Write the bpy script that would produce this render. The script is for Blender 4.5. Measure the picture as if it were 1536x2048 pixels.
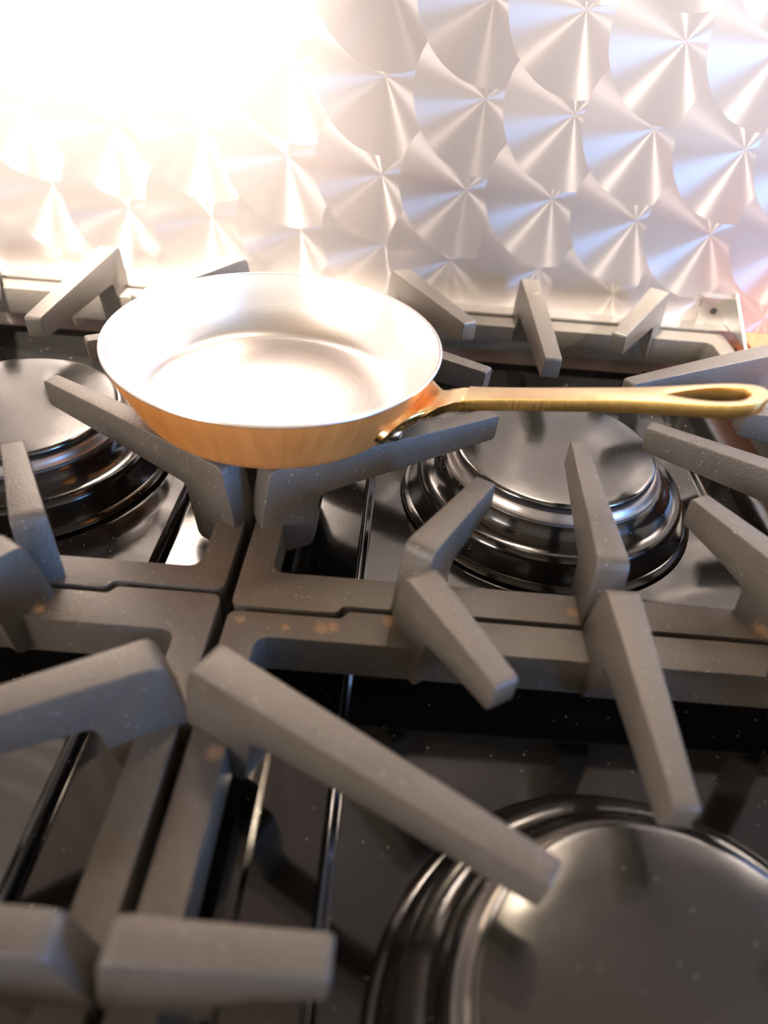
import bpy, bmesh, math, random
from mathutils import Vector, Matrix

sc = bpy.context.scene
for o in list(bpy.data.objects):
    bpy.data.objects.remove(o)
COL = sc.collection

# ------------------------------------------------------------------ camera
FPX = 1400.8                      # focal length in pixels of the 1536 wide frame
PITCH, YAW, ROLL = 0.6797, -0.00564, 0.07554
CAM = Vector((0.06185, -0.19391, 0.20824))
cp, sp = math.cos(PITCH), math.sin(PITCH)
cy, sy = math.cos(YAW), math.sin(YAW)
fw = Vector((sy * cp, cy * cp, -sp))
r0 = Vector((cy, -sy, 0))
u0 = r0.cross(fw)
rr = math.cos(ROLL) * r0 + math.sin(ROLL) * u0
uu = -math.sin(ROLL) * r0 + math.cos(ROLL) * u0
cam_d = bpy.data.cameras.new('camera')
cam = bpy.data.objects.new('camera', cam_d)
COL.objects.link(cam)
M3 = Matrix((rr, uu, -fw)).transposed()
cam.matrix_world = Matrix.Translation(CAM) @ M3.to_4x4()
cam_d.sensor_fit = 'HORIZONTAL'
cam_d.sensor_width = 36.0
cam_d.lens = 36.0 * FPX / 1536.0
cam_d.clip_start = 0.01
cam_d.dof.use_dof = True
cam_d.dof.focus_distance = 0.36
cam_d.dof.aperture_fstop = 7.5
sc.camera = cam

# ------------------------------------------------------------------ world, lights, exposure
world = bpy.data.worlds.new('world')
sc.world = world
world.use_nodes = True
bg = world.node_tree.nodes['Background']
bg.inputs[0].default_value = (0.85, 0.74, 0.62, 1)
bg.inputs[1].default_value = 1.0


def area(name, loc, target, size, energy, color, size_y=None, shape='RECTANGLE'):
    d = bpy.data.lights.new(name, 'AREA')
    d.shape = shape
    d.size = size
    if shape in ('RECTANGLE', 'ELLIPSE'):
        d.size_y = size_y or size
    d.energy = energy
    d.color = color
    o = bpy.data.objects.new(name, d)
    COL.objects.link(o)
    o.location = loc
    o.rotation_euler = (Vector(target) - Vector(loc)).to_track_quat('-Z', 'Y').to_euler()
    return o


WARM = (1.0, 0.80, 0.58)
WASH = (1.0, 0.90, 0.80)
# two hood lamps wash the backsplash, one points straight down
def spot(name, loc, target, energy, color, angle, blend=0.6, radius=0.02):
    d = bpy.data.lights.new(name, 'SPOT')
    d.energy = energy; d.color = color
    d.spot_size = math.radians(angle); d.spot_blend = blend
    d.shadow_soft_size = radius
    o = bpy.data.objects.new(name, d)
    COL.objects.link(o)
    o.location = loc
    o.rotation_euler = (Vector(target) - Vector(loc)).to_track_quat('-Z', 'Y').to_euler()
    return o


spot('hood_spot', (-0.16, 0.19, 0.50), (-0.14, 0.318, 0.21), 150.0, WASH, 54, 0.9)
spot('hood_spot', (0.16, 0.26, 0.60), (0.22, 0.318, 0.36), 66.0, WASH, 50, 0.9)
spot('hood_spot', (0.76, 0.20, 0.60), (0.44, 0.318, 0.25), 75.0, WASH, 40, 1.0)
area('hood_lamp', (0.175, 0.290, 0.67), (0.175, 0.10, 0.0), 0.05, 0.8, WARM, shape='DISK')
area('window_daylight', (2.65, -1.45, 0.50), (0.1, 0.1, 0.0), 0.4, 74.0, (0.14, 0.42, 1.0), 0.7)
area('left_front_fill', (-2.0, -2.1, 0.9), (0.0, 0.1, 0.0), 1.0, 62.0, (1.0, 0.90, 0.86), 0.8)  # fill light added to lift the left-front side faces, no visible source

sc.view_settings.view_transform = 'Standard'
sc.view_settings.look = 'None'
sc.view_settings.gamma = 1.0
sc.view_settings.use_curve_mapping = False
sc.view_settings.exposure = 0.5

# ------------------------------------------------------------------ helpers


def tag(o, label=None, cat=None, group=None, kind=None):
    if label: o['label'] = label
    if cat: o['category'] = cat
    if group: o['group'] = group
    if kind: o['kind'] = kind
    return o


def empty(name, loc=(0, 0, 0), rot=(0, 0, 0)):
    o = bpy.data.objects.new(name, None)
    o.empty_display_size = 0.02
    o.location = loc
    o.rotation_euler = rot
    COL.objects.link(o)
    return o


def obj(name, bm, mat, parent=None, smooth=True, angle=38):
    me = bpy.data.meshes.new(name)
    bmesh.ops.recalc_face_normals(bm, faces=bm.faces)
    bm.to_mesh(me)
    bm.free()
    if smooth:
        me.shade_smooth()
        me.set_sharp_from_angle(angle=math.radians(angle))
    me.materials.append(mat)
    o = bpy.data.objects.new(name, me)
    COL.objects.link(o)
    if parent: o.parent = parent
    return o


def copy_tree(o, parent=None):
    c = o.copy()
    COL.objects.link(c)
    c.parent = parent
    for ch in list(o.children):
        copy_tree(ch, c)
    return c


def box(bm, x0, x1, y0, y1, z0, z1):
    vs = [bm.verts.new((x, y, z)) for z in (z0, z1) for y in (y0, y1) for x in (x0, x1)]
    for f in ((0, 2, 3, 1), (4, 5, 7, 6), (0, 1, 5, 4), (2, 6, 7, 3), (0, 4, 6, 2), (1, 3, 7, 5)):
        bm.faces.new([vs[i] for i in f])


def bevel(bm, w, seg=2, ang=40, only_top=None):
    es = []
    for e in bm.edges:
        if len(e.link_faces) == 2 and e.calc_face_angle(0) > math.radians(ang):
            if only_top is None or all(v.co.z > only_top for v in e.verts):
                es.append(e)
    bmesh.ops.bevel(bm, geom=es, offset=w, segments=seg, profile=0.5, affect='EDGES', clamp_overlap=True)


def lathe(bm, prof, n=96, close=False):
    """revolve a list of (r, z)"""
    rings = []
    for r, z in prof:
        if r < 1e-6:
            rings.append([bm.verts.new((0, 0, z))])
        else:
            rings.append([bm.verts.new((r * math.cos(2 * math.pi * k / n), r * math.sin(2 * math.pi * k / n), z)) for k in range(n)])
    for a, b in zip(rings[:-1], rings[1:]):
        for k in range(n):
            k2 = (k + 1) % n
            if len(a) == 1 and len(b) == 1: continue
            if len(a) == 1: bm.faces.new((a[0], b[k], b[k2]))
            elif len(b) == 1: bm.faces.new((a[k], a[k2], b[0]))
            else: bm.faces.new((a[k], a[k2], b[k2], b[k]))


def spline(pts, sub=6):
    """Catmull-Rom through 2-D points"""
    out = []
    n = len(pts)
    for i in range(n - 1):
        p0 = pts[max(i - 1, 0)]; p1 = pts[i]; p2 = pts[i + 1]; p3 = pts[min(i + 2, n - 1)]
        for k in range(sub):
            t = k / sub
            out.append(tuple(0.5 * ((2 * p1[d]) + (-p0[d] + p2[d]) * t + (2 * p0[d] - 5 * p1[d] + 4 * p2[d] - p3[d]) * t * t
                                    + (-p0[d] + 3 * p1[d] - 3 * p2[d] + p3[d]) * t ** 3) for d in (0, 1)))
    out.append(tuple(pts[-1]))
    return out


def round_poly(pts, r, seg=4):
    """round the corners of a closed polygon; r is a number or a list"""
    out = []
    n = len(pts)
    for i in range(n):
        p = Vector(pts[i]); a = Vector(pts[i - 1]); b = Vector(pts[(i + 1) % n])
        ri = r[i] if isinstance(r, (list, tuple)) else r
        da = (a - p); db = (b - p)
        k = min(ri, da.length * 0.48, db.length * 0.48)
        if k <= 1e-7:
            out.append(tuple(p)); continue
        s = p + da.normalized() * k; e = p + db.normalized() * k
        for j in range(seg + 1):
            t = j / seg
            out.append(tuple((1 - t) ** 2 * s + 2 * t * (1 - t) * p + t * t * e))
    return out


def fill_loops(bm, loops):
    es = []
    for lp in loops:
        vs = [bm.verts.new((p[0], p[1], 0)) for p in lp]
        for a, b in zip(vs, vs[1:] + vs[:1]):
            es.append(bm.edges.new((a, b)))
    bmesh.ops.triangle_fill(bm, use_beauty=True, use_dissolve=False, edges=es)


def extrude_all(bm, dz):
    g = bmesh.ops.extrude_face_region(bm, geom=list(bm.faces))
    bmesh.ops.translate(bm, vec=(0, 0, dz), verts=[v for v in g['geom'] if isinstance(v, bmesh.types.BMVert)])


# ------------------------------------------------------------------ node helpers


class NT:
    def __init__(self, name):
        self.mat = bpy.data.materials.new(name)
        self.mat.use_nodes = True
        self.t = self.mat.node_tree
        self.n = self.t.nodes
        self.l = self.t.links
        self.b = self.n['Principled BSDF']

    def put(self, node, i, v):
        if v is None: return
        if hasattr(v, 'is_output') or isinstance(v, bpy.types.NodeSocket):
            self.l.new(v, node.inputs[i])
        else:
            node.inputs[i].default_value = v

    def m(self, op, a, b=None, c=None, clamp=False):
        nd = self.n.new('ShaderNodeMath'); nd.operation = op; nd.use_clamp = clamp
        self.put(nd, 0, a); self.put(nd, 1, b); self.put(nd, 2, c)
        return nd.outputs[0]

    def mix(self, f, a, b):
        nd = self.n.new('ShaderNodeMix'); nd.data_type = 'FLOAT'
        self.put(nd, 0, f); self.put(nd, 2, a); self.put(nd, 3, b)
        return nd.outputs[0]

    def mixc(self, f, a, b, blend='MIX'):
        nd = self.n.new('ShaderNodeMix'); nd.data_type = 'RGBA'; nd.blend_type = blend
        self.put(nd, 0, f)
        for i, v in ((6, a), (7, b)):
            if isinstance(v, tuple): v = v if len(v) == 4 else (*v, 1)
            self.put(nd, i, v)
        return nd.outputs[2]

    def pos(self, kind='Position'):
        if kind == 'Position':
            return self.n.new('ShaderNodeNewGeometry').outputs['Position']
        return self.n.new('ShaderNodeTexCoord').outputs[kind]

    def sep(self, v):
        nd = self.n.new('ShaderNodeSeparateXYZ'); self.l.new(v, nd.inputs[0])
        return nd.outputs[0], nd.outputs[1], nd.outputs[2]

    def comb(self, x, y, z):
        nd = self.n.new('ShaderNodeCombineXYZ')
        self.put(nd, 0, x); self.put(nd, 1, y); self.put(nd, 2, z)
        return nd.outputs[0]

    def noise(self, scale, vec=None, detail=4, rough=0.55):
        nd = self.n.new('ShaderNodeTexNoise')
        nd.inputs['Scale'].default_value = scale
        nd.inputs['Detail'].default_value = detail
        nd.inputs['Roughness'].default_value = rough
        if vec is not None: self.l.new(vec, nd.inputs['Vector'])
        return nd.outputs['Fac']

    def voro(self, scale, vec=None, out='Distance'):
        nd = self.n.new('ShaderNodeTexVoronoi')
        nd.inputs['Scale'].default_value = scale
        if vec is not None: self.l.new(vec, nd.inputs['Vector'])
        return nd.outputs[out]

    def ramp(self, f, stops):
        nd = self.n.new('ShaderNodeValToRGB')
        self.l.new(f, nd.inputs[0])
        e = nd.color_ramp.elements
        while len(e) < len(stops): e.new(0.5)
        for k, (p, c) in enumerate(stops):
            e[k].position = p
            e[k].color = (c, c, c, 1) if not isinstance(c, tuple) else (*c, 1)
        return nd.outputs[0]

    def bump(self, h, strength=0.2, dist=0.001, normal=None):
        nd = self.n.new('ShaderNodeBump')
        nd.inputs['Strength'].default_value = strength
        nd.inputs['Distance'].default_value = dist
        self.l.new(h, nd.inputs['Height'])
        if normal is not None: self.l.new(normal, nd.inputs['Normal'])
        return nd.outputs[0]

    def set(self, **kw):
        names = {'base': 'Base Color', 'metal': 'Metallic', 'rough': 'Roughness', 'normal': 'Normal', 'aniso': 'Anisotropic',
                 'tangent': 'Tangent', 'coat': 'Coat Weight', 'coat_rough': 'Coat Roughness', 'spec': 'Specular IOR Level', 'ior': 'IOR'}
        for k, v in kw.items():
            s = self.b.inputs[names[k]]
            if isinstance(v, bpy.types.NodeSocket): self.l.new(v, s)
            else: s.default_value = (*v, 1) if isinstance(v, tuple) and len(v) == 3 else v
        return self.mat


# ------------------------------------------------------------------ materials
def mat_swirl():
    """engine-turned (swirl finished) stainless steel: overlapping discs of circular scratches"""
    N = NT('swirl_finished_steel')
    x, y, z = N.sep(N.pos())
    DX, DZ, R = 0.0585, 0.0525, 0.0460
    xs = N.m('DIVIDE', N.m('ADD', x, 0.0195 + 0.0), DX)
    # columns of discs sag slightly from left to right
    zs = N.m('DIVIDE', N.m('ADD', z, N.m('MULTIPLY_ADD', x, 0.10, -0.043)), DZ)
    ix = N.m('FLOOR', xs); iz = N.m('FLOOR', zs)
    tx = tz = rad = cid = None
    for (ox, oz) in ((0, 0), (0, 1), (1, 0), (1, 1)):      # later discs were struck over the earlier ones
        gx = N.m('ADD', ix, float(ox)); gz = N.m('ADD', iz, float(oz))
        jit = N.n.new('ShaderNodeTexWhiteNoise'); jit.noise_dimensions = '2D'
        N.l.new(N.comb(gx, gz, 0.0), jit.inputs['Vector'])
        jx, jz, _ = N.sep(jit.outputs['Color'])
        dx = N.m('MULTIPLY', N.m('SUBTRACT', N.m('SUBTRACT', xs, gx), N.m('MULTIPLY', N.m('SUBTRACT', jx, 0.5), 0.20)), DX)
        dz = N.m('MULTIPLY', N.m('SUBTRACT', N.m('SUBTRACT', zs, gz), N.m('MULTIPLY', N.m('SUBTRACT', jz, 0.5), 0.20)), DZ)
        d = N.m('SQRT', N.m('ADD', N.m('MULTIPLY', dx, dx), N.m('MULTIPLY', dz, dz)))
        inside = N.m('LESS_THAN', d, R)
        if tx is None:
            tx, tz, rad, cid = dx, dz, d, jx
        else:
            tx = N.mix(inside, tx, dx); tz = N.mix(inside, tz, dz)
            rad = N.mix(inside, rad, d); cid = N.mix(inside, cid, jx)
    # direction across the scratches = radial; microfacets fan out along it
    inv = N.m('DIVIDE', 1.0, N.m('ADD', rad, 0.0004))
    tan = N.comb(N.m('MULTIPLY', tx, inv), 0.0, N.m('MULTIPLY', tz, inv))
    grain = N.noise(1.0, N.comb(N.m('MULTIPLY', rad, 2600.0), N.m('MULTIPLY', cid, 91.0), 0.0), 3)
    smear = N.noise(18.0, N.pos(), 3)
    rough = N.m('ADD', N.m('MULTIPLY_ADD', grain, 0.08, 0.21), N.m('MULTIPLY', smear, 0.12))
    base = N.mixc(N.m('MULTIPLY', grain, 0.5), (0.55, 0.50, 0.47), (0.43, 0.38, 0.35))
    mat = N.set(base=base, metal=1.0, rough=rough, aniso=1.0, tangent=tan)
    # the plain satin sheet between the struck lines
    b2 = N.n.new('ShaderNodeBsdfPrincipled')
    N.l.new(base, b2.inputs['Base Color']); b2.inputs['Metallic'].default_value = 1.0
    b2.inputs['Roughness'].default_value = 0.55
    mx = N.n.new('ShaderNodeMixShader'); mx.inputs[0].default_value = 0.54
    N.l.new(N.b.outputs[0], mx.inputs[1]); N.l.new(b2.outputs[0], mx.inputs[2])
    N.l.new(mx.outputs[0], N.n['Material Output'].inputs['Surface'])
    return mat


def mat_iron():
    N = NT('grate_cast_iron')
    p = N.pos()
    n1 = N.noise(700, p, 4, 0.7); n2 = N.noise(60, p, 4); n3 = N.noise(14, p, 3)
    base = N.mixc(N.m('MULTIPLY_ADD', n1, 0.6, N.m('MULTIPLY', n2, 0.4)), (0.054, 0.046, 0.038), (0.108, 0.093, 0.077))
    base = N.mixc(N.ramp(n3, [(0.45, 0.0), (0.75, 0.5)]), base, (0.116, 0.101, 0.088))
    # worn, rusted spots where fingers meet the frame
    spots = [((0.026, -0.012, 0.0), 0.004), ((0.044, -0.010, 0.0), 0.006), ((0.040, -0.011, 0.0), 0.007), ((0.067, -0.004, 0.0), 0.008), ((0.071, -0.013, -0.006), 0.007),
             ((0.141, 0.008, 0.0), 0.006), ((0.219, 0.006, 0.0), 0.010), ((0.225, -0.012, -0.003), 0.009), ((0.012, -0.068, 0.0), 0.007),
             ((-0.078, -0.010, 0.003), 0.008), ((-0.070, -0.013, 0.0), 0.005), ((0.008, -0.010, 0.0), 0.004), ((0.152, 0.275, 0.03), 0.003)]
    acc = None
    for c, r in spots:
        nd = N.n.new('ShaderNodeVectorMath'); nd.operation = 'DISTANCE'
        N.l.new(p, nd.inputs[0]); nd.inputs[1].default_value = c
        k = N.m('SUBTRACT', 1.0, N.m('DIVIDE', nd.outputs['Value'], r), clamp=True)
        acc = k if acc is None else N.m('MAXIMUM', acc, k)
    rn = N.noise(900, p, 4, 0.8)
    rust = N.m('MULTIPLY', N.ramp(N.m('ADD', N.m('MULTIPLY', acc, 0.55), N.m('MULTIPLY', rn, 0.75)), [(0.62, 0.0), (0.80, 1.0)]), N.m('GREATER_THAN', acc, 0.01))
    base = N.mixc(N.m('MULTIPLY', rust, 0.6), base, (0.36, 0.21, 0.11))
    # bright grains of salt and dust
    dust = N.ramp(N.voro(520, p), [(0.06, 1.0), (0.17, 0.0)])
    dk = N.m('MULTIPLY', dust, N.ramp(N.noise(300, p, 1), [(0.57, 0.0), (0.62, 1.0)]))
    base = N.mixc(N.m('MULTIPLY', dk, 0.65), base, (0.75, 0.72, 0.66))
    rough = N.m('MULTIPLY_ADD', n2, 0.16, 0.27)
    return N.set(base=base, rough=N.m('ADD', rough, N.m('MULTIPLY', rust, 0.3)), spec=0.5, normal=N.bump(n1, 0.55, 0.0006))


def mat_enamel(name, base=(0.003, 0.0028, 0.0025), rough=0.07, dusty=1.0, bumpy=0.05, ior=1.85):
    N = NT(name)
    p = N.pos()
    dust = N.m('MULTIPLY', N.ramp(N.voro(330, p), [(0.04, 1.0), (0.13, 0.0)]), N.ramp(N.noise(240, p, 1), [(0.56, 0.0), (0.62, 1.0)]))
    haze = N.noise(1400, p, 2)
    c = N.mixc(N.m('MULTIPLY', haze, 0.5), base, tuple(v * 1.8 + 0.002 for v in base))
    c = N.mixc(N.m('MULTIPLY', dust, 0.55 * dusty), c, (0.7, 0.66, 0.6))
    sm = N.noise(25, p, 4)
    rg = N.m('ADD', N.m('MULTIPLY_ADD', sm, 0.10, rough), N.m('MULTIPLY', dust, 0.5))
    return N.set(base=c, rough=rg, spec=0.5, ior=ior, normal=N.bump(N.noise(45, p, 2), bumpy, 0.002))


def mat_plain(name, base, metal=0.0, rough=0.4, nscale=300, var=0.12, bump=0.05, **kw):
    N = NT(name)
    p = N.pos('Object')
    n = N.noise(nscale, p, 4)
    c = N.mixc(n, tuple(v * (1 - var) for v in base), tuple(min(1, v * (1 + var)) for v in base))
    return N.set(base=c, metal=metal, rough=N.m('MULTIPLY_ADD', n, 0.12, rough - 0.06), normal=N.bump(n, bump, 0.0005), **kw)


def mat_copper():
    N = NT('brushed_copper')
    p = N.pos('Object')
    x, y, z = N.sep(p)
    ang = N.m('ARCTAN2', y, x)
    br = N.noise(1.0, N.comb(N.m('MULTIPLY', ang, 16.0), N.m('MULTIPLY', z, 30.0), 0.0), 4)
    tarn = N.noise(30, p, 4)
    c = N.mixc(tarn, (0.88, 0.35, 0.085), (0.95, 0.45, 0.14))
    c = N.mixc(N.ramp(br, [(0.35, 0.0), (0.75, 0.6)]), c, (0.66, 0.22, 0.055))
    return N.set(base=c, metal=0.62, rough=N.m('MULTIPLY_ADD', tarn, 0.14, 0.38), normal=N.bump(br, 0.04, 0.0004))


def mat_lining():
    N = NT('tinned_steel_lining')
    p = N.pos('Object')
    x, y, z = N.sep(p)
    rad = N.m('SQRT', N.m('ADD', N.m('MULTIPLY', x, x), N.m('MULTIPLY', y, y)))
    ring = N.noise(1.0, N.comb(N.m('MULTIPLY', rad, 3000.0), N.m('MULTIPLY', z, 3000.0), 0.0), 3)
    tarn = N.noise(28, p, 3)
    c = N.mixc(tarn, (0.97, 0.95, 0.94), (0.90, 0.87, 0.86))
    inv = N.m('DIVIDE', 1.0, N.m('ADD', rad, 0.0004))
    tan = N.comb(N.m('MULTIPLY', x, inv), N.m('MULTIPLY', y, inv), 0.0)
    return N.set(base=c, metal=1.0, rough=N.m('MULTIPLY_ADD', ring, 0.08, 0.24), normal=N.bump(ring, 0.03, 0.0003))


def mat_brass(name='cast_brass', a=(0.84, 0.60, 0.32), b=(0.90, 0.70, 0.45), rough=0.24, relief=0.12):
    N = NT(name)
    p = N.pos('Object')
    x, y, z = N.sep(p)
    file_ = N.noise(1.0, N.comb(N.m('MULTIPLY', x, 900.0), N.m('MULTIPLY', y, 60.0), N.m('MULTIPLY', z, 60.0)), 3)
    tarn = N.noise(70, p, 4)
    c = N.mixc(tarn, a, b)
    c = N.mixc(N.ramp(N.noise(160, p, 3), [(0.66, 0.0), (0.74, 0.6)]), c, (0.30, 0.19, 0.09))
    return N.set(base=c, metal=1.0, rough=N.m('MULTIPLY_ADD', tarn, 0.12, rough), normal=N.bump(file_, relief, 0.0006))


M_WALL = mat_swirl()
M_IRON = mat_iron()
M_TRAY = mat_enamel('black_porcelain_tray', rough=0.05)
M_CAP = mat_enamel('black_enamel_cap', base=(0.010, 0.009, 0.007), rough=0.14, dusty=0.5, bumpy=0.10, ior=1.95)
M_BASE = mat_enamel('burner_base_enamel', base=(0.006, 0.005, 0.004), rough=0.10, ior=1.5)
M_HEAD = mat_plain('burner_head_alloy', (0.40, 0.37, 0.35), 0.8, 0.35)
M_STEEL = mat_plain('satin_steel_trim', (0.62, 0.60, 0.57), 1.0, 0.32)
M_COPPER = mat_copper()
M_LINING = mat_lining()
M_BRASS = mat_brass()
M_BRASS_SHADE = mat_brass('cast_brass_shade', (0.60, 0.38, 0.11), (0.74, 0.50, 0.18), 0.22, 0.5)  # same brass, with the darker reflections of the side faces put into its colour
M_RIVET = mat_plain('rivet_steel', (0.85, 0.85, 0.87), 1.0, 0.18)
M_HOOD = mat_plain('ceiling_paint', (0.40, 0.31, 0.20), 0.0, 0.8)
M_FLOOR = mat_plain('brown_floor_wood', (0.22, 0.10, 0.045), 0.0, 0.5, nscale=12)
M_COUNTER = mat_plain('brown_counter_wood', (0.22, 0.075, 0.03), 0.0, 0.35, nscale=20)
M_DARK = mat_plain('dark_hole', (0.01, 0.01, 0.01), 0.0, 0.8)

# ------------------------------------------------------------------ setting
YW = 0.318                        # face of the backsplash
bm = bmesh.new()
box(bm, -0.9, 1.1, YW, YW + 0.012, -0.06, 1.55)
tag(obj('wall_back', bm, M_WALL, smooth=False), 'swirl-finished stainless steel backsplash behind the burners', kind='structure')
bm = bmesh.new()
box(bm, -0.34, 0.312, 0.3045, YW, -0.012, 0.002)
bevel(bm, 0.0012)
tag(obj('trim_1', bm, M_STEEL), 'thin steel ledge along the foot of the backsplash', kind='structure')

bm = bmesh.new()
box(bm, -1.6, 1.8, -2.2, YW + 0.012, 1.55, 1.60)
tag(obj('ceiling', bm, M_HOOD, smooth=False), 'plain warm white kitchen ceiling', kind='structure')

bm = bmesh.new()
box(bm, -1.6, 1.8, -2.2, YW + 0.012, -0.95, -0.90)
tag(obj('floor', bm, M_FLOOR, smooth=False), 'brown wooden kitchen floor', kind='structure')

# ------------------------------------------------------------------ cooktop
GX, GY = 0.15, 0.13427            # centre of the right-hand rear grate
ZF = -0.0355                      # floor of the burner trays
top = empty('range_cooktop', (0, 0, ZF - 0.02))
tag(top, 'black porcelain range cooktop with burner trays under the cast iron grates', 'cooktop')
OZ = -(ZF - 0.02)


def part(name, bm, mat, parent, shift=None, **kw):
    if shift is not None:
        bmesh.ops.translate(bm, vec=shift, verts=bm.verts)
    return obj(name, bm, mat, parent, **kw)


bm = bmesh.new()
box(bm, -0.34, 0.312, -0.34, 0.3035, ZF - 0.02, ZF - 0.003)
part('deck', bm, M_TRAY, top, (0, 0, OZ), smooth=False)
for sx in (-1, 1):
    for sy_ in (-1, 1):
        # tray: flat floor with a rolled bead along both sides
        bm = bmesh.new()
        hx = 0.102
        prof = [(0.0, -0.0028), (0.0002, 0.0006), (0.0009, 0.0019), (0.0022, 0.0025), (0.0036, 0.0019), (0.0046, 0.0006), (0.0062, 0.0)]
        prof = [(-hx + a, b) for a, b in prof] + [(hx - a, b) for a, b in prof[::-1]]
        ya, yb = sorted((sy_ * 0.0004, sy_ * 0.300))
        ra = [bm.verts.new((a, ya, ZF + b)) for a, b in prof]
        rb = [bm.verts.new((a, yb, ZF + b)) for a, b in prof]
        for k in range(len(prof) - 1):
            bm.faces.new((ra[k], ra[k + 1], rb[k + 1], rb[k]))
        part('burner_tray', bm, M_TRAY, top, (sx * GX, 0, OZ))
bm = bmesh.new()
box(bm, -0.0235, 0.0235, -0.335, 0.300, ZF - 0.003, ZF + 0.004)
bevel(bm, 0.003, 3, only_top=ZF)
part('centre_rail', bm, M_TRAY, top, (0, 0, OZ))
ct = empty('countertop', (0.80, 0.0, -0.045))
tag(ct, 'reddish brown wooden countertop beside the range at the right edge', 'countertop')
for k in range(6):
    bm = bmesh.new()
    box(bm, -0.484 + k * 0.16, -0.326 + k * 0.16, -0.34, 0.3175, 0.0, 0.042)
    bevel(bm, 0.001, 1)
    obj('board', bm, M_COUNTER, ct)
# gusset bracket with a screw hole in the rear right corner
bk = empty('corner_bracket', (0.297, 0.318, 0.0))
tag(bk, 'small triangular steel bracket with a hole at the right end of the ledge', 'bracket')
bm = bmesh.new()
pts = [(0.006, -0.0005, 0.026), (0.006, -0.0005, 0.002), (0.006, -0.046, 0.002)]
fa = bm.faces.new([bm.verts.new(p) for p in pts])
g = bmesh.ops.extrude_face_region(bm, geom=[fa])
bmesh.ops.translate(bm, vec=(0.0022, 0, 0), verts=[v for v in g['geom'] if isinstance(v, bmesh.types.BMVert)])
bevel(bm, 0.0006, 1)
part('gusset', bm, M_STEEL, bk)
bm = bmesh.new()
box(bm, -0.016, 0.007, -0.0025, -0.0005, 0.002, 0.022)
bevel(bm, 0.0006, 1)
pl = part('plate', bm, M_STEEL, bk)
bm = bmesh.new()
lathe(bm, [(0.0, 0.0), (0.0026, 0.0), (0.0026, 0.0006), (0.0, 0.0006)], 20)
bmesh.ops.rotate(bm, matrix=Matrix.Rotation(math.pi / 2, 3, 'X'), verts=bm.verts)
part('screw_hole', bm, M_DARK, pl, (-0.006, -0.0024, 0.012))

# ------------------------------------------------------------------ burners
bproto = empty('gas_burner', (GX, GY, ZF))
bm = bmesh.new()
S = lambda pr: [(r, z - ZF) for r, z in pr]
lathe(bm, S([(0.050, ZF), (0.0815, ZF), (0.0822, ZF + 0.0012), (0.0812, ZF + 0.0026), (0.0785, ZF + 0.0034), (0.0765, ZF + 0.007),
             (0.0745, ZF + 0.0125), (0.0735, ZF + 0.0150), (0.0722, ZF + 0.0160), (0.0705, ZF + 0.0158), (0.0680, ZF + 0.0162), (0.0650, ZF + 0.0180),
             (0.0625, ZF + 0.0210), (0.0612, ZF + 0.0240), (0.0600, ZF + 0.0250), (0.050, ZF + 0.0250)]))
obj('base', bm, M_BASE, bproto)
bm = bmesh.new()
lathe(bm, S([(0.045, ZF + 0.0245), (0.0590, ZF + 0.0245), (0.0588, ZF + 0.0268), (0.0572, ZF + 0.0282), (0.0570, ZF + 0.0292), (0.0556, ZF + 0.0306), (0.0500, ZF + 0.0308), (0.045, ZF + 0.0308)]))
obj('head', bm, M_HEAD, bproto)
bm = bmesh.new()
lathe(bm, S([(0.0, ZF + 0.0300), (0.0520, ZF + 0.0312), (0.0540, ZF + 0.0318), (0.0546, ZF + 0.0328), (0.0544, ZF + 0.0340), (0.0537, ZF + 0.0347),
             (0.0522, ZF + 0.0350), (0.0400, ZF + 0.0353), (0.0200, ZF + 0.0356), (0.0, ZF + 0.0357)]))
obj('cap', bm, M_CAP, bproto)
BL = {(1, 1): 'gas burner with shiny domed cap under the brass pan handle',
      (-1, 1): 'gas burner with shiny cap left of the copper pan, cut by the left edge',
      (1, -1): 'dark gas burner with wide flat cap in the lower right foreground',
      (-1, -1): 'gas burner at the lower left, almost wholly outside the picture'}
for k, (sx, sy_) in enumerate(((1, 1), (-1, 1), (1, -1), (-1, -1))):
    o = bproto if k == 0 else copy_tree(bproto)
    o.location = (sx * GX + (0.001 if sy_ > 0 else -0.002), sy_ * GY, ZF + 0.0003)
    tag(o, BL[(sx, sy_)], 'burner', 'gas burners in the cooktop')

# ------------------------------------------------------------------ grates
ZT = 0.0306                       # height of the finger tops above the frame
BH = 0.0190                       # depth of the frame bars


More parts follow.
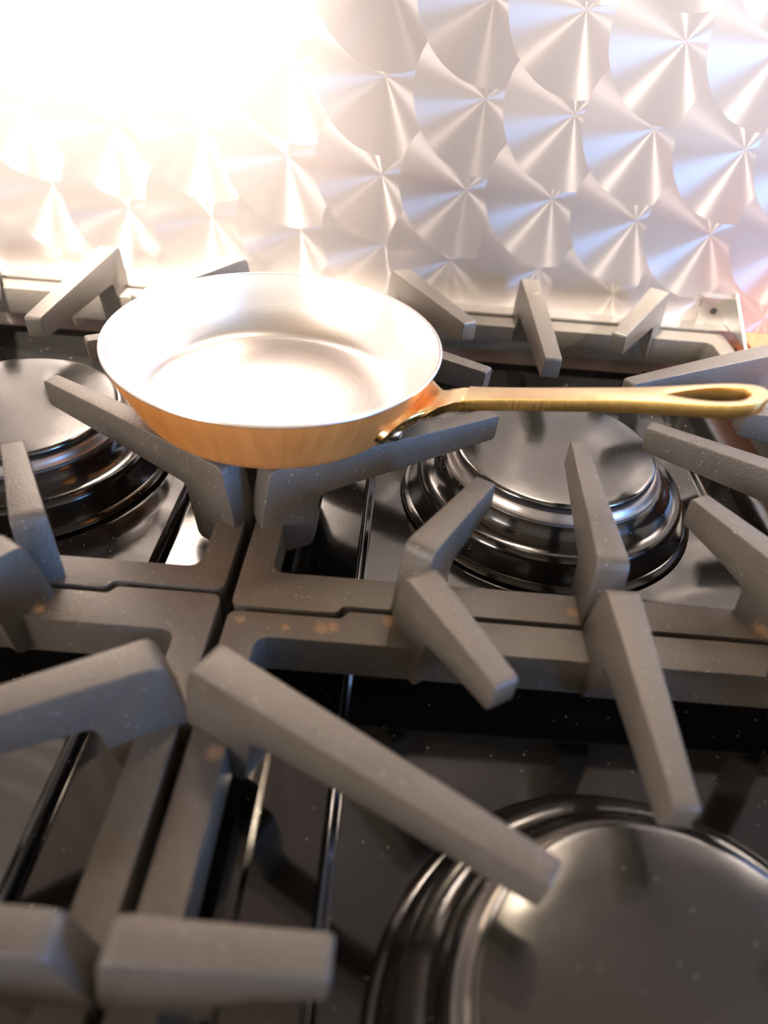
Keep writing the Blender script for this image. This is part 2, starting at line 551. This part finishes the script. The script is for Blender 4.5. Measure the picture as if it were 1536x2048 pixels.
def grate():
    root = empty('burner_grate', (GX, GY, 0))
    X0, X1 = 0.0025 - GX, 0.2975 - GX
    Y0, Y1 = 0.0014 - GY, 0.3025 - GY
    J = 0.0040
    outer = [(X0, Y0 - J), (X0 + 0.0425, Y0 - J), (X0 + 0.0445, Y0), (X1 - 0.0470, Y0), (X1 - 0.0450, Y0 + J), (X1, Y0 + J), (X1, Y1), (X0, Y1)]
    outer = round_poly(outer, [0.004, 0.002, 0.002, 0.002, 0.002, 0.004, 0.005, 0.005])
    inner = [(X0 + 0.0128, Y0 + 0.0163), (X1 - 0.0128, Y0 + 0.0163), (X1 - 0.0128, Y1 - 0.0163), (X0 + 0.0128, Y1 - 0.0163)]
    inner = round_poly(inner, 0.0065, 5)
    bm = bmesh.new()
    fill_loops(bm, [outer, inner])
    extrude_all(bm, -BH)
    bmesh.ops.recalc_face_normals(bm, faces=bm.faces)
    bevel(bm, 0.0016, 3, 60)
    obj('frame', bm, M_IRON, root)

    def finger(r, t, w0, w1, apex=0.022, apz=0.0115, foot=0.016):
        a = Vector((r[0], r[1], 0)); b = Vector((t[0], t[1], 0))
        d = (b - a); L = d.length; d.normalize(); nn = Vector((-d.y, d.x, 0))
        mid = min(max(0.6 * L, apex + 0.01), L - 0.01)
        pr = [(-0.0052, -BH + 0.002), (-0.0050, 0.004), (0.0, ZT), (L, ZT), (L - 0.001, ZT - 0.0132), (mid, ZT - 0.0160), (apex, apz), (foot, -BH + 0.004), (foot - 0.002, -BH + 0.002)]
        pr = round_poly(pr, [0.0, 0.004, 0.0045, 0.0020, 0.0020, 0.004, 0.0040, 0.002, 0.0], 3)
        bm = bmesh.new()
        lo = []; hi = []
        for s, z in pr:
            k = min(max(s / L, 0), 1)
            w = (w0 + (w1 - w0) * k) / 2
            # cast draft: a touch wider below the top
            w += 0.0004 * min(1.0, (ZT - z) / 0.013)
            p = a + d * s
            lo.append(bm.verts.new((p.x + nn.x * w, p.y + nn.y * w, z)))
            hi.append(bm.verts.new((p.x - nn.x * w, p.y - nn.y * w, z)))
        bm.faces.new(lo); bm.faces.new(hi[::-1])
        n = len(lo)
        for k in range(n):
            bm.faces.new((lo[k], hi[k], hi[(k + 1) % n], lo[(k + 1) % n]))
        bmesh.ops.recalc_face_normals(bm, faces=bm.faces)
        rim = [e for e in bm.edges if len(e.link_faces) == 2 and e.calc_face_angle(0) > 0.9 and
               any(len(f.verts) > 4 for f in e.link_faces) and all(v.co.z > -BH + 0.006 for v in e.verts)]
        bmesh.ops.bevel(bm, geom=rim, offset=0.0020, segments=3, profile=0.5, affect='EDGES', clamp_overlap=True)
        obj('finger', bm, M_IRON, root, angle=45)

    for s in (-1, 1):
        for q in (-1, 1):
            finger((s * 0.1428, q * 0.0816), (s * 0.0382, q * 0.0222), 0.0135, 0.0080, apex=0.0235, foot=0.0195)
        finger((s * 0.1443, 0), (s * 0.0922, 0), 0.0105, 0.0095, apex=0.024, apz=0.008)
    for s in (-1, 1):
        finger((s * 0.0748, -0.1282), (s * 0.0460, -0.0798), 0.0128, 0.0090, apex=0.018)
        finger((s * 0.0930, 0.1678), (s * 0.0460, 0.0840), 0.0135, 0.0092)
    finger((0, -0.1278), (0, -0.0424), 0.0125, 0.0075)
    finger((0, 0.1690), (0, 0.0430), 0.0130, 0.0095)
    return root


gp = grate()
GL = {(1, 1): 'cast iron burner grate at the rear right, under the brass pan handle',
      (-1, 1): 'cast iron burner grate at the rear left, partly under the copper pan',
      (1, -1): 'cast iron burner grate in the right foreground over the dark burner',
      (-1, -1): 'cast iron burner grate at the lower left edge of the foreground'}
for k, (sx, sy_) in enumerate(((1, 1), (-1, 1), (1, -1), (-1, -1))):
    o = gp if k == 0 else copy_tree(gp)
    o.location = (sx * GX, sy_ * GY, 0)
    o.rotation_euler = (0, 0, 0 if sy_ > 0 else math.pi)
    tag(o, GL[(sx, sy_)], 'grate', 'cast iron grates on the cooktop')

# ------------------------------------------------------------------ frying pan
pan = empty('frying_pan', (0.0028, 0.1100, ZT + 0.0009))
nrm = Vector((0.0195, -0.006, 1)).normalized()
q = Vector((0, 0, 1)).rotation_difference(nrm)
pan.rotation_euler = (q.to_matrix() @ Matrix.Rotation(math.radians(-20), 3, 'Z')).to_euler()
tag(pan, 'small copper frying pan with bright metal lining and a long brass handle', 'frying pan')
OUT = [(0.0600, 0.0), (0.0632, 0.0009), (0.0662, 0.0042), (0.0698, 0.0112), (0.0738, 0.0195), (0.0766, 0.0262), (0.0781, 0.0308)]
bm = bmesh.new()
lathe(bm, [(0.0, 0.0), (0.030, 0.0)] + spline(OUT, 5) + [(0.0783, 0.0312), (0.0770, 0.0314)], 128)
obj('body', bm, M_COPPER, pan)
INN = [(0.0785, 0.0311), (0.0784, 0.0318), (0.0778, 0.0322), (0.0768, 0.0321), (0.0763, 0.0316), (0.0748, 0.0266), (0.0719, 0.0200), (0.0678, 0.0120), (0.0632, 0.0058), (0.0590, 0.0030), (0.0540, 0.0020), (0.048, 0.0018)]
bm = bmesh.new()
lathe(bm, spline(INN, 4) + [(0.03, 0.0018), (0.0, 0.0018)], 128)
obj('lining', bm, M_LINING, pan)


def wall_r(z):
    for (r1, z1), (r2, z2) in zip(OUT[:-1], OUT[1:]):
        if z <= z2: return r1 + (r2 - r1) * max(0, (z - z1)) / (z2 - z1)
    return OUT[-1][0]


T = math.tan(math.radians(16.3))
HZ = lambda s: 0.0222 + T * s      # centre of the bar, s measured from r = 0.080
TH = 0.0058
bm = bmesh.new()
# flat bar that opens into a teardrop hanging loop
E_ = 0.1263
half = [(0.014, 0.0070), (0.024, 0.0060), (0.040, 0.0056), (0.070, 0.0057), (0.084, 0.0061), (0.096, 0.0074), (0.107, 0.0089), (0.115, 0.0092), (0.1215, 0.0077), (0.1250, 0.0044), (E_, 0.0)]
hs = spline(half, 4)
outl = hs + [(s, -w) for s, w in hs[-2::-1]]
hole = spline([(0.0915, 0.0), (0.0985, 0.0032), (0.106, 0.0056), (0.1125, 0.0063), (0.1180, 0.0050), (0.1208, 0.0)], 4)
hole = hole + [(s, -w) for s, w in hole[-2:0:-1]]
fill_loops(bm, [outl, hole])
extrude_all(bm, -TH)
bmesh.ops.recalc_face_normals(bm, faces=bm.faces)
bevel(bm, 0.0005, 2, 60)
for v in bm.verts:
    s, w, dz = v.co
    v.co = (0.080 + s, w, HZ(s) + TH / 2 + dz)
# flared root and the curved lug riveted to the pan wall
secs = [(0.0200, 0.0067, HZ(0.015), 0.0050), (0.0150, 0.0073, HZ(0.0095), 0.0052), (0.0105, 0.0090, 0.0212, 0.0064), (0.0068, 0.0125, 0.0178, 0.0092),
        (0.0044, 0.0185, 0.0146, 0.0140), (0.0030, 0.0270, 0.0120, 0.0155), (-0.0008, 0.0270, 0.0120, 0.0155)]
NU = 21
rings = []
for off, hw, zc, th in secs:
    tp = []; bt = []
    for k in range(NU):
        u = -1 + 2 * k / (NU - 1)
        g_ = (1 - abs(u) ** 5) ** 0.5 if hw > 0.012 else 1.0
        g_ = max(g_, 0.25)
        zz = zc + (0.0022 * (1 - abs(u)) if hw > 0.012 else 0)
        for lst, sg in ((tp, 1), (bt, -1)):
            z = zz + sg * th / 2 * g_
            wr = wall_r(z)
            y = hw * u
            lst.append(bm.verts.new((math.sqrt(max(wr * wr - y * y, 1e-6)) + off, y, z)))
    rings.append(tp + bt[::-1])
for a, b in zip(rings[:-1], rings[1:]):
    n = len(a)
    for k in range(n):
        bm.faces.new((a[k], a[(k + 1) % n], b[(k + 1) % n], b[k]))
bm.faces.new(rings[0]); bm.faces.new(rings[-1][::-1])
hd = obj('handle', bm, M_BRASS, pan, angle=50)
hd.data.materials.append(M_BRASS_SHADE)
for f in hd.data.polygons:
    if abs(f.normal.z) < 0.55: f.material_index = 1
hd['label'] = 'flat brass handle ending in a teardrop loop'
for sgn in (-1, 1):
    bm = bmesh.new()
    lathe(bm, [(0.0, 0.0032), (0.0017, 0.0028), (0.0031, 0.0017), (0.0040, 0.0), (0.0040, -0.002)], 24)
    a = sgn * math.radians(14.5)
    zr = 0.0102
    slope = math.atan2(0.0080, 0.0040)
    out = Vector((math.cos(a) * math.sin(slope), math.sin(a) * math.sin(slope), -math.cos(slope)))
    bmesh.ops.rotate(bm, matrix=Vector((0, 0, 1)).rotation_difference(out).to_matrix(), verts=bm.verts)
    r = wall_r(zr) + 0.0030
    bmesh.ops.translate(bm, vec=(r * math.cos(a), r * math.sin(a), zr), verts=bm.verts)
    obj('rivet', bm, M_RIVET, hd)
